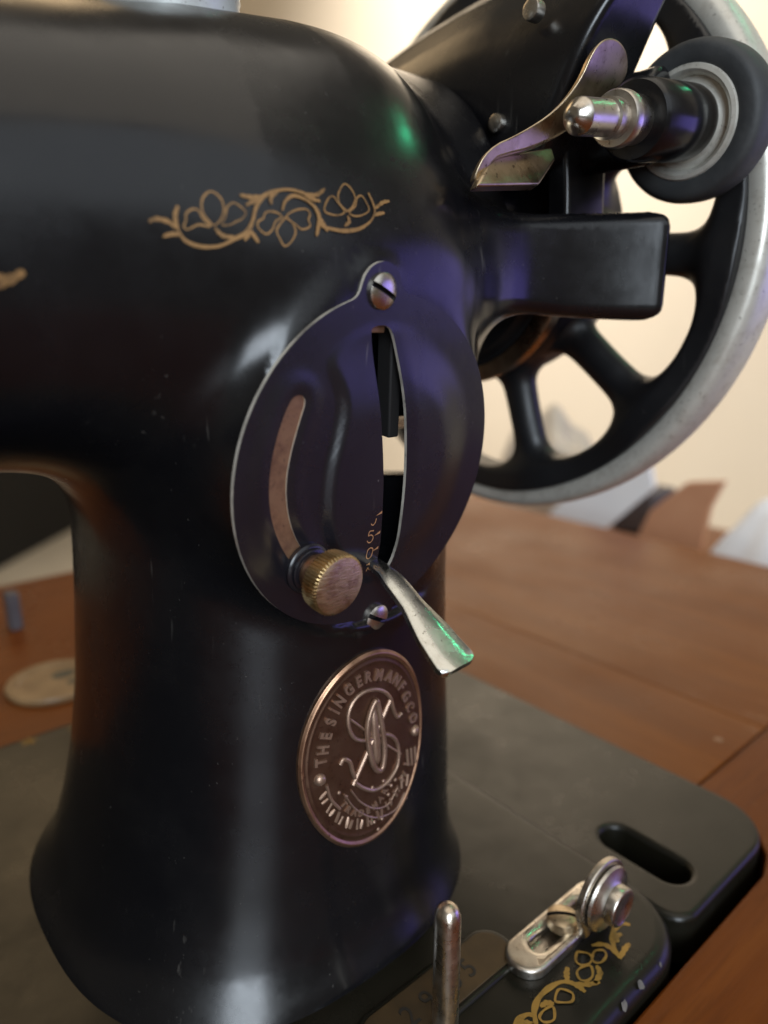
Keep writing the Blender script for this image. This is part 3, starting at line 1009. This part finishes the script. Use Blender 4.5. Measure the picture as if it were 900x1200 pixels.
def slotted_screw(name, pos, axis, R, hgt, slot_dir, mat_, parent, w=0.42, dome=0.9):
    a, u, v = frame_of(axis)
    s_dir = np.cos(slot_dir) * u + np.sin(slot_dir) * v
    t_dir = np.cross(a, s_dir)
    rows = [-R, -R * .97, -R * .85, -R * .65, -R * .4, -w, -w, w, w, R * .4, R * .65, R * .85, R * .97, R]
    V, F = [], []
    nc = 15
    for k, s in enumerate(rows):
        half = math.sqrt(max(R * R - s * s, 0))
        for j in range(nc):
            t = half * (2 * j / (nc - 1) - 1)
            rr = (s * s + t * t) / (R * R)
            z = hgt + dome * math.sqrt(max(1 - 0.86 * rr, 0)) - dome * 0.37
            if k in (6, 7):
                z = hgt - 0.5
            V.append(np.asarray(pos) + t_dir * s + s_dir * t + a * z)
    for k in range(len(rows) - 1):
        for j in range(nc - 1):
            i = k * nc + j
            F.append((i, i + 1, i + nc + 1, i + nc))
    o = mesh_from(name, V, F, [mat_, 'dark'], parent, fix=False)
    J2 = Joined()
    n_ = 40
    ring = [(np.asarray(pos) + R * (math.cos(b) * u + math.sin(b) * v)) for b in np.arange(n_) * 2 * math.pi / n_]
    J2.add([q - a * 0.5 for q in ring] + [q + a * (hgt + 0.0) for q in ring], [(i, (i + 1) % n_, n_ + (i + 1) % n_, n_ + i) for i in range(n_)])
    k0 = len(o.data.vertices)
    me = o.data
    allV = V + J2.V
    allF = F + [tuple(i + k0 for i in f) for f in J2.F]
    me.clear_geometry()
    me.from_pydata((np.array(allV) * S).tolist(), [], [list(map(int, f)) for f in allF])
    bm = bmesh.new()
    bm.from_mesh(me)
    bmesh.ops.dissolve_degenerate(bm, dist=1e-7, edges=bm.edges)
    bmesh.ops.recalc_face_normals(bm, faces=bm.faces)
    bm.to_mesh(me)
    bm.free()
    for p in me.polygons:
        q = np.array(p.center) / S - np.asarray(pos)
        if abs(q @ t_dir) < w * 1.02 and q @ a < hgt + 0.6 and np.hypot(q @ t_dir, q @ s_dir) < R * 0.985:
            p.material_index = 1  # shade of the slot put into its colour
    me.polygons.foreach_set("use_smooth", [True] * len(me.polygons))
    me.set_sharp_from_angle(angle=math.radians(45))
    return o


slotted_screw("plate_screw", on_plate(-3.0, 30.0, 0.0), PN, 2.9, 0.5, -0.42, 'nickel', plate, 0.42, 1.1)
slotted_screw("plate_screw", on_plate(3.4, -30.8, 0.0), PN, 2.8, 0.7, -0.5, 'nickel', plate, 0.42, 1.3)

# thumb screw in the curved slot
kp = on_plate(-15.0, -15.4, 0.0)
ts = lathe("thumb_screw", [(0.0, 4.4), (0.9, 4.5), (1.2, 4.2), (1.3, 3.9), (1.9, 3.9), (2.1, 3.6), (2.2, 3.0), (5.6, 3.0)], kp, PN, ['plate'], plate, 56)
lathe("neck", [(2.2, 3.1), (2.5, 3.3), (3.2, 3.3), (5.7, 2.6)], kp, PN, 'copper_rim', ts, 48)


def knurl(k, r, th):
    if k in (1, 2, 3):
        return r + 0.16 * np.where((np.arange(len(th)) % 4) < 2, 1, -1)
    return r * np.ones(len(th))


lathe("knurled_head", [(5.2, 4.4), (5.45, 5.05), (6.6, 5.2), (8.5, 5.2), (8.85, 4.95)], kp, PN, 'brass', ts, 208, knurl)
lathe("head_face", [(8.7, 4.98), (8.9, 4.9), (9.08, 4.4), (9.22, 3.2), (9.3, 1.6), (9.33, 0.05)], kp, PN, 'knob_face', ts, 72)

# stitch lever: a drooping flat tab
lp = spline([(81.6, 108, 86), (81.2, 100, 84.8), (80.5, 94.5, 84.2), (80.3, 91.5, 83.2), (80.4, 87, 80.4), (80.2, 82, 77.2), (80.2, 77.5, 74.2), (80.3, 74.2, 72.2)], 6)
t = np.linspace(0, 1, len(lp))
wd = np.interp(t, [0, 0.34, 0.46, 0.6, 0.76, 0.93, 0.975, 1.0], [2.6, 3.2, 4.3, 4.6, 7.2, 8.2, 7.7, 5.8])
V, F = [], []
tg = np.gradient(lp, axis=0)
tg /= np.linalg.norm(tg, axis=1)[:, None]
th = 0.62
for p, d, w in zip(lp, tg, wd):
    up = np.cross(d, [-1, 0, 0])
    up = up if up[2] > 0 else -up
    side = np.array([1.0, 0, 0.10])
    hw = w / 2
    for s_, q in ((-hw, -th), (-hw, th * 0.55), (-hw + 0.35, th), (-hw * .35, th + 0.12), (hw * .35, th + 0.12), (hw - 0.35, th), (hw, th * 0.55), (hw, -th), (hw - .3, -th - .2), (-hw + .3, -th - .2)):
        V.append(p + side * s_ + up * q)
m = 10
for k in range(len(lp) - 1):
    for j in range(m):
        F.append((k * m + j, k * m + (j + 1) % m, (k + 1) * m + (j + 1) % m, (k + 1) * m + j))
F.append(tuple(range(m)))
F.append(tuple((len(lp) - 1) * m + j for j in range(m))[::-1])
mesh_from("stitch_lever", V, F, 'lever', machine, fix=True)

# --- oval badge, bent round the pillar
BC = np.array([80.2, 45.6])
BA, BB, BROT = 15.5, 20.4, math.radians(6)


def badge_h(r):
    return 0.7 + 0.36 * np.exp(-((r - 0.965) / 0.022) ** 2) + 0.12 * np.exp(-((r - 0.885) / 0.02) ** 2) - 0.1 * smoothstep(0.985, 1.0, r)


def badge_xy(r, th_):
    s_, t_ = r * BA * np.cos(th_), r * BB * np.sin(th_)
    return BC[0] + s_ * math.cos(BROT) + t_ * math.sin(BROT), BC[1] - s_ * math.sin(BROT) + t_ * math.cos(BROT)


def badge_r(x, z):
    dx, dz = x - BC[0], z - BC[1]
    s_ = dx * math.cos(BROT) - dz * math.sin(BROT)
    t_ = dx * math.sin(BROT) + dz * math.cos(BROT)
    return np.hypot(s_ / BA, t_ / BB)


def badge_pt(x, z, h=0.0):
    x, z = np.asarray(x, float), np.asarray(z, float)
    return np.stack([x, front_y(x, z) - badge_h(np.minimum(badge_r(x, z), 0.8)) - h, z], -1)


rr = np.concatenate([[0.0], np.linspace(0.1, 0.84, 10), np.linspace(0.86, 1.0, 22)])
nt = 128
tt = np.arange(nt) * 2 * math.pi / nt
R_, T_ = np.meshgrid(rr[1:], tt, indexing='ij')
bx, bz = badge_xy(R_.ravel(), T_.ravel())
V = np.stack([bx, front_y(bx, bz) - badge_h(R_.ravel()), bz], 1).tolist()
F, MI = [], []
nr = len(rr) - 1
for k in range(nr - 1):
    for j in range(nt):
        F.append((k * nt + j, (k + 1) * nt + j, (k + 1) * nt + (j + 1) % nt, k * nt + (j + 1) % nt))
        MI.append(1 if rr[k + 1] > 0.93 else 0)
F.append(tuple(range(nt)))
MI.append(0)
k0 = len(V)
for j in range(nt):
    p = V[(nr - 1) * nt + j]
    V.append((p[0], p[1] + 2.0, p[2]))
for j in range(nt):
    F.append(((nr - 1) * nt + j, k0 + j, k0 + (j + 1) % nt, (nr - 1) * nt + (j + 1) % nt))
    MI.append(1)
badge = mesh_from("badge", V, F, ['copper', 'copper_rim'], machine, midx=MI, fix=False)

J = Joined()
for ch, (x, z) in BADGE_LETTERS:
    dx, dz = x - BC[0], z - BC[1]
    tx, tz = dz / BB ** 2, -dx / BA ** 2
    a = math.atan2(tz, tx)
    V2, F2 = text_2d(ch, 3.2, 0.04)

    def place(v, h, a=a, x=x, z=z):
        vx = v[:, 0] * 0.82
        return badge_pt(x + vx * math.cos(a) - v[:, 1] * math.sin(a), z + vx * math.sin(a) + v[:, 1] * math.cos(a), h)
    J.add(*solid_glyph(V2, F2, place, 0.42))
for ch, f in zip("TRADEMARK", np.linspace(0.0, 1, 9)):
    a0 = math.radians(205 + 130 * f)
    x, z = 78.9 + 6.2 * math.cos(a0), 39.2 + 6.6 * math.sin(a0)
    V2, F2 = text_2d(ch, 1.9, 0.03)
    a = a0 + math.pi / 2

    def place(v, h, a=a, x=x, z=z):
        return badge_pt(x + v[:, 0] * math.cos(a) - v[:, 1] * math.sin(a), z + v[:, 0] * math.sin(a) + v[:, 1] * math.cos(a), h)
    J.add(*solid_glyph(V2, F2, place, 0.3))
mesh_from("badge_lettering", J.V, J.F, 'copper_hi', badge, smooth=False)

J = Joined()
for st in BADGE_SHUTTLE:
    p = spline(st, 5, True)
    J.add(*tube(badge_pt(p[:, 0], p[:, 1], 0.45), 0.62, 10))
sh = spline(np.array(BADGE_SHUTTLE[0]).mean(0) + np.array([(0.1, 7.6), (-0.1, 4.5), (0, 0), (0.1, -4.5), (0.1, -6.6)]) , 6)
J.add(*tube(badge_pt(sh[:, 0], sh[:, 1], -0.2), np.interp(np.linspace(0, 1, len(sh)), [0, 0.3, 0.6, 0.9, 1], [0.2, 1.0, 1.25, 0.9, 0.3]), 10))
for i, st in enumerate(BADGE_LINES):
    p = spline(st, 5)
    J.add(*tube(badge_pt(p[:, 0], p[:, 1], 0.12), (0.44, 0.5, 0.46, 0.26, 0.22, 0.22)[min(i, 5)] if i < 6 else 0.34, 8))
for (x, z), r in [(q, 0.42) for q in BADGE_DOTS[10:22]] + [(q, 1.25) for q in BADGE_BOSS]:
    pts, fc = [], []
    nn = 12
    c = badge_pt(x, z)
    for k in range(4):
        e = k / 4 * math.pi / 2
        for j in range(nn):
            b = 2 * math.pi * j / nn
            q = badge_pt(x + r * math.cos(e) * math.cos(b), z + r * math.cos(e) * math.sin(b), r * 0.8 * math.sin(e))
            pts.append(q)
    for k in range(3):
        for j in range(nn):
            fc.append((k * nn + j, k * nn + (j + 1) % nn, (k + 1) * nn + (j + 1) % nn, (k + 1) * nn + j))
    fc.append(tuple(3 * nn + j for j in range(nn)))
    J.add(pts, fc)
# worn blocks round the foot of the badge
for i in range(21):
    a = math.radians(206 + 128 * i / 20)
    (x0, z0), (x1, z1) = badge_xy(0.70 + 0.02 * (i % 2), a), badge_xy(0.81, a + 0.02 * (-1) ** i)
    p = np.array([(x0, z0), ((x0 + x1) / 2, (z0 + z1) / 2), (x1, z1)])
    J.add(*tube(badge_pt(p[:, 0], p[:, 1], 0.02), [0.3, 0.46 - 0.1 * (i % 3), 0.34], 6))
mesh_from("badge_emblem", J.V, J.F, 'copper_hi', badge, fix=True)

# --- hand wheel (axis along x through y = 142, z = 148)
NS = 10
A0 = math.radians(-5.0)


def sdf_wheel(x, y, z):
    dy, dz = -(y - 142.4), z - 148
    r = np.sqrt(dy * dy + dz * dz) + 1e-6
    a = np.arctan2(dz, dy) - A0
    seg = 2 * math.pi / NS
    a = (a + seg / 2) % seg - seg / 2
    u, v = r * np.cos(a), r * np.sin(a)
    # ring
    qx, qr = np.abs(x - 170) - 4.5, np.abs(r - 66.2) - 2.3
    ring = np.sqrt(np.maximum(qx, 0) ** 2 + np.maximum(qr, 0) ** 2) + np.minimum(np.maximum(qx, qr), 0) - 1.6
    w = 4.7 + 1.0 * ((u - 47) / 15) ** 2
    sp = np.sqrt((v / w) ** 2 + ((x - 169 + (62 - u) * 0.10) / 4.2) ** 2 + 1e-9) * 3.6 - 3.6
    sp = smax(smax(sp, u - 66, 1), 28 - u, 1)
    hub = smax(smax(r - 33.5, 158 - x, 2), x - 176, 2)
    d = smin(ring, sp, 9)
    return smax(smin(d, hub, 6), r - 68.8, 1.0)


hand = sdf_obj("hand_wheel", sdf_wheel, (154, 66, 72), (180, 218, 224), 0.95, 'wheel', machine)
WC = (0, 142.4, 148)
rimp = []
for a in np.linspace(0, 2 * math.pi, 26, endpoint=False):
    ca, sa = math.cos(a), math.sin(a)
    e = 0.72
    rimp.append((171.8 + 7.0 * np.sign(ca) * abs(ca) ** e, 70.2 + 3.9 * np.sign(sa) * abs(sa) ** e))
lathe("chrome_rim", rimp, WC, (1, 0, 0), 'chrome', hand, 160, closed=True)
lathe("wheel_hub", [(136, 22), (145, 22), (145.5, 30), (149, 31), (150, 32.5), (152, 32.5), (152.5, 30), (156, 30), (156.5, 34), (160, 35), (166, 33)], WC, (1, 0, 0), 'wheel', hand, 96)
lathe("hub_ring", [(148.6, 32.6), (148.8, 35.4), (149.6, 36.4), (152.4, 36.4), (153, 35.4), (153, 32.6)], WC, (1, 0, 0), 'nickel_brown', hand, 96, closed=True)

# --- bobbin winder
HX = 128.0


def sdf_housing(x, y, z):
    # section in x-z: upright inner face, then a rounded shoulder rising to the right
    top = np.interp(x, [120, 128, 134, 140, 146, 160], [176, 184, 192, 199, 203.5, 206])
    top = top - 0.0022 * np.maximum(y - 118, 0) ** 2
    d = smax((z - top) * 0.72, 128 - x, 5)
    d = smax(d, x - 148.5, 3)
    y0 = 100.5 - (z - 161) * 0.50
    d = smax(d, (y0 - y) * 0.9, 2.6)
    d = smax(d, y - 176, 8)
    d = smax(d, 159.5 - z + 0.0 * x, 2.5)
    # scoop under the shoulder where it meets the arm
    return d


housing = sdf_obj("winder_housing", sdf_housing, (122, 70, 154), (152, 182, 210), 0.9, 'black', machine)


def on_housing(y, z, r, name):
    lathe(name, [(-1.0, r), (0.9, r), (1.3, r * 0.93), (1.5, r * 0.7), (1.55, 0.05)], (HX - 0.2, y, z), (-1, 0, 0), 'nickel', housing, 32)


on_housing(111.6, 168.7, 1.9, "rivet")
on_housing(103.4, 187.4, 2.0, "rivet")

# upright frame that carries the sleeve
fr = chaikin([(139, 196), (147.5, 197), (150, 188), (152.0, 179), (151, 172), (150.5, 160), (151.5, 149), (151, 136), (137, 136), (137.5, 150), (136, 162), (133, 172), (134, 184)], 2)
frame_o = prism("winder_frame", [(x, 99.5, z) for x, z in fr], (0, 5.5, 0), 'black', machine, 1.0)
wa = np.array([156.5, 82.6, 167.8]) - np.array([112.0, 81.0, 161.6])
wa /= np.linalg.norm(wa)
w0 = np.array([112.0, 81.0, 161.6])
wl = 45.0
sl = lathe("winder_sleeve", [(19.2, 4.6), (19.4, 6.6), (20.2, 7.2), (38.5, 7.2), (39.5, 7.0)], w0, wa, 'black', frame_o, 64)
# web between sleeve and frame
web = chaikin([(139.5, 168), (141, 176), (149.2, 178), (149.5, 166), (147, 159.5), (141, 158)], 2)
prism("sleeve_web", [(x, 84.5, z) for x, z in web], (0, 16, 0), 'black', frame_o, 1.2)
lathe("spindle", [(-1.1, 0.2), (-1.0, 0.9), (-0.7, 1.5), (0.9, 2.85), (1.3, 3.05), (1.5, 3.05), (9.5, 3.05), (9.7, 3.5), (16, 3.5)], w0, wa, 'nickel', frame_o, 56)
lathe("collar", [(12.4, 3.6), (12.5, 4.6), (12.9, 4.85), (14.6, 4.85), (15.0, 4.5), (19.3, 4.3)], w0, wa, 'nickel', frame_o, 56)
lathe("pulley", [(39.6, 6.6), (40.7, 7.3), (41.0, 8.5), (39.7, 8.9), (39.2, 9.6), (39.4, 10.4), (40.2, 10.9), (41.4, 11.0), (47, 10.9), (49.0, 9.0), (49.2, 2)], w0, wa, 'chrome', frame_o, 72)
tyre = []
for a in np.linspace(0, 2 * math.pi, 28, endpoint=False):
    ca, sa = math.cos(a), math.sin(a)
    tyre.append((44.4 + 4.9 * np.sign(ca) * abs(ca) ** 0.6, 12.3 + 2.9 * np.sign(sa) * abs(sa) ** 0.7))
lathe("rubber_tyre", tyre, w0, wa, 'rubber', frame_o, 96, closed=True)

# stop latch: bent nickel plate with a folded foot
lt3 = np.array([(126.1, 85.0, 177.8), (130.7, 85.2, 178.3), (135.3, 86.1, 176.9), (137.3, 87.5, 173.2), (129.7, 88.7, 168.1), (123.5, 90.1, 163.0), (114.1, 91.1, 158.6), (106.8, 91.5, 156.5), (104.0, 91.7, 155.4), (102.1, 93.0, 151.4), (99.8, 92.8, 151.9), (101.7, 91.0, 157.0), (109.3, 90.2, 160.3), (117.2, 89.1, 164.9), (122.1, 87.5, 170.3), (123.2, 85.6, 175.6)])
lt = chaikin(lt3[:, [0, 2]], 2)
ly = chaikin(np.c_[lt3[:, 1], lt3[:, 1]], 2)[:, 0]
latch = prism("stop_latch", np.c_[lt[:, 0], ly, lt[:, 1]], (0.9, 2.0, -0.3), 'nickel_brown', machine, 0.5)
ft3 = np.array([(98.3, 90.0, 150.4), (104.5, 92.6, 156.0), (110.3, 92.9, 157.5), (123.1, 93.5, 160.5), (123.0, 92.4, 158.2), (116.6, 90.6, 153.2), (115.6, 90.3, 152.6)])
ft, fy = ft3[:, [0, 2]], ft3[:, 1]
prism("latch_foot", np.c_[ft[:, 0], fy + 0.2, ft[:, 1]], (0.5, 2.6, -0.8), 'nickel_brown', latch, 0.5)

# --- nickel cup on top of the arm
lathe("thread_post_base", [(-6, 12.0), (-0.4, 12.2), (0.2, 12.5), (1.6, 12.5), (2.0, 12.2), (2.2, 11.6), (2.5, 11.5), (2.8, 11.8), (8.5, 11.6), (10, 10.2), (10.4, 2.0)], (67.6, 138.0, 182.6), (-0.14, -0.02, 1), 'cup', machine, 72)

# --- bobbin winding tension on the bed
tz = 0.15
tb = []
for (cx, a0) in ((124.5, -90), (100.8, 90)):
    for k in range(13):
        a = math.radians(a0 + 180 * k / 12)
        tb.append((cx + 4.6 * math.cos(a), 72.0 + 4.6 * math.sin(a)))
sl_h = []
for (cx, a0) in ((119.5, -90), (104.3, 90)):
    for k in range(13):
        a = math.radians(a0 + 180 * k / 12)
        sl_h.append((cx + 1.7 * math.cos(a), 72.0 + 1.7 * math.sin(a)))
tension = slab("winding_tension_base", tb, tz, tz + 2.2, 0.7, 'nickel', machine, sl_h)
slotted_screw("clamp_screw", (112.6, 72.0, tz + 2.2), (0, 0, 1), 3.3, 1.6, 0.75, 'nickel_brown', tension, 0.45, 1.2)
tab = [(112.5, 2.0)] + [(118.6 + 8.2 * math.cos(a), 9.4 + 8.2 * math.sin(a)) for a in np.radians(np.arange(215, -36, -10))] + [(124.5, 2.0)]
prism("upright_tab", [(x, 66.2, z) for x, z in tab], (0, 1.6, 0), 'nickel', tension, 0.35)
lathe("tension_disc", [(0.0, 6.9), (0.5, 7.3), (1.0, 7.0), (1.6, 4.6), (2.2, 4.0)], (118.9, 66.0, 9.2), (0, -1, 0), 'nickel', tension, 56)
lathe("tension_nut", [(2.0, 3.9), (2.2, 4.3), (3.9, 4.3), (4.3, 4.0), (4.4, 3.5), (4.2, 3.2), (4.15, 0.1)], (118.9, 66.0, 9.2), (0, -1, 0), 'nickel', tension, 56)

# --- spool pin on the bed
lathe("spool_pin", [(-2, 2.45), (25.6, 2.4), (27.3, 2.33), (28.6, 1.85), (29.3, 1.05), (29.55, 0.1)], (76.2, 71.6, 0), (0, 0, 1), 'steel_pin', machine, 48)

# ------------------------------------------------------------------ things behind
d0 = lathe("round_disc", [(0, 16.5), (1.6, 17), (2.4, 16.5), (2.5, 12.5), (2.1, 12), (2.1, 0.1)], (66, 268, TZ + 0.02), (0, 0, 1), 'disc', None, 64)
tag(d0, "yellowed round disc with dark marks lying on the table behind the bed", "disc")
J = Joined()
for cx, cy, rx, ry in ((70, 270, 4.5, 3.2), (73, 262, 4.5, 2.4)):
    k = 20
    J.add([(cx + rx * math.cos(a), cy + ry * math.sin(a), TZ + 2.25) for a in np.arange(k) * 2 * math.pi / k], [tuple(range(k))])
mesh_from("dark_mark", J.V, J.F, 'discmark', d0, smooth=False)
bgb = box("small_card_box", (66.5, 331, TZ + 0.02), (71.5, 339, TZ + 17), 'bluegrey', None, 0.6)
tag(bgb, "small blue grey box standing near the table's back edge", "box")
cabp = [(365, 2689), (1020, 3340), (500, 3390), (-200, 3390), (-200, 2100)]
cab = prism("black_cabinet", [(x, y, FZ) for x, y in cabp], (0, 0, 1250), 'blackcab', None, 6)
tag(cab, "black cabinet standing on the pale floor behind the machine's arm", "cabinet")

# a low bench beyond the table's end with cloth, card and a tray of odds and ends on it
bench = empty("low_bench", (540, 260, FZ), "low wooden bench beyond the table's end, under the white cloths", "bench")
box("bench_top", (440, 40, -72), (640, 520, -50), 'wood_y', bench, 2)
for x, y in ((455, 60), (625, 60), (455, 500), (625, 500)):
    box("leg", (x - 12, y - 12, FZ), (x + 12, y + 12, -72.2), 'wood_x', bench, 1)


def crumple(name, cx, cy, sx, sy, hh, mat_, seed, rot, label, cat, zbase=-50):
    """a heap of crumpled sheet: closed mound with folds"""
    r = np.random.default_rng(seed)
    ph = r.uniform(0, 6.28, 8)
    nu, nv = 40, 14
    V, F = [], []
    for k in range(nv):
        f = k / (nv - 1)
        for j in range(nu):
            a = 2 * math.pi * j / nu
            rad = (1 - f ** 1.6) * (1 + 0.12 * math.sin(3 * a + ph[0]) + 0.07 * math.sin(7 * a + ph[1])) + 0.001
            x, y = sx * rad * math.cos(a), sy * rad * math.sin(a)
            z = hh * math.sin(f * math.pi / 2) * (1 + 0.16 * math.sin(x * 0.14 + ph[2]) * math.cos(y * 0.11 + ph[3]) + 0.1 * math.sin(5 * a + ph[4]) * (1 - f))
            c, s_ = math.cos(rot), math.sin(rot)
            V.append((cx + x * c - y * s_, cy + x * s_ + y * c, zbase + 0.05 + max(z, 0)))
    for k in range(nv - 1):
        for j in range(nu):
            F.append((k * nu + j, k * nu + (j + 1) % nu, (k + 1) * nu + (j + 1) % nu, (k + 1) * nu + j))
    F.append(tuple(range(nu))[::-1])
    F.append(tuple((nv - 1) * nu + j for j in range(nu)))
    return tag(mesh_from(name, V, F, mat_, None, fix=True), label, cat)


crumple("cream_cloth", 575, 420, 40, 70, 92, 'linen', 3, -0.25, "cream crumpled cloth seen through the hand wheel's lower spokes", "cloth")
sh = prism("white_sheet", [(478, 372, -49.9), (478, 318, -49.9), (480, 258, 14), (480, 266, 40), (480, 278, 46), (480, 300, 30)], (4, 0, 0), 'white', None, 1.0)
tag(sh, "white sheet leaning slantwise beyond the table's end, under the wheel rim", "paper")
crumple("white_bundle", 505, 176, 30, 44, 58, 'white', 8, 0.1, "rounded white cloth bundle at the right edge, beyond the table", "cloth")
cd = prism("tan_card", [(486, 224, -49.9), (486, 280, -49.9), (488, 264, -6), (488, 238, 20), (488, 212, 25), (488, 220, 4)], (5, 0, 0), 'tan', None, 0.8)
tag(cd, "orange brown card standing between the white sheet and the white bundle", "card")
tr = prism("grey_tray", [(560, 300, -50), (600, 300, -50), (600, 340, -50), (560, 340, -50)], (0, 0, 40), 'bluegrey', None, 4)
tag(tr, "grey box on the bench half hidden behind the wheel rim", "box")

# paint chips on the rounded front edge of the bed
J = Joined()
for x, y, z, r in ((114.2, 54.2, -1.1, 1.1), (107.8, 54.0, -1.3, 1.3), (122, 54.3, -1.5, 0.6)):
    k = 9
    rr_ = [r * random.uniform(0.55, 1.1) for _ in range(k)]
    ring = [(x + rr_[i] * 0.8 * math.cos(2 * math.pi * i / k), y - 0.25 + rr_[i] * 0.6 * math.sin(2 * math.pi * i / k), z + 0.35 + rr_[i] * 0.75 * math.sin(2 * math.pi * i / k)) for i in range(k)]
    J.add(ring, [tuple(range(k))])
mesh_from("paint_chips", J.V, J.F, 'chip', bed, smooth=False)
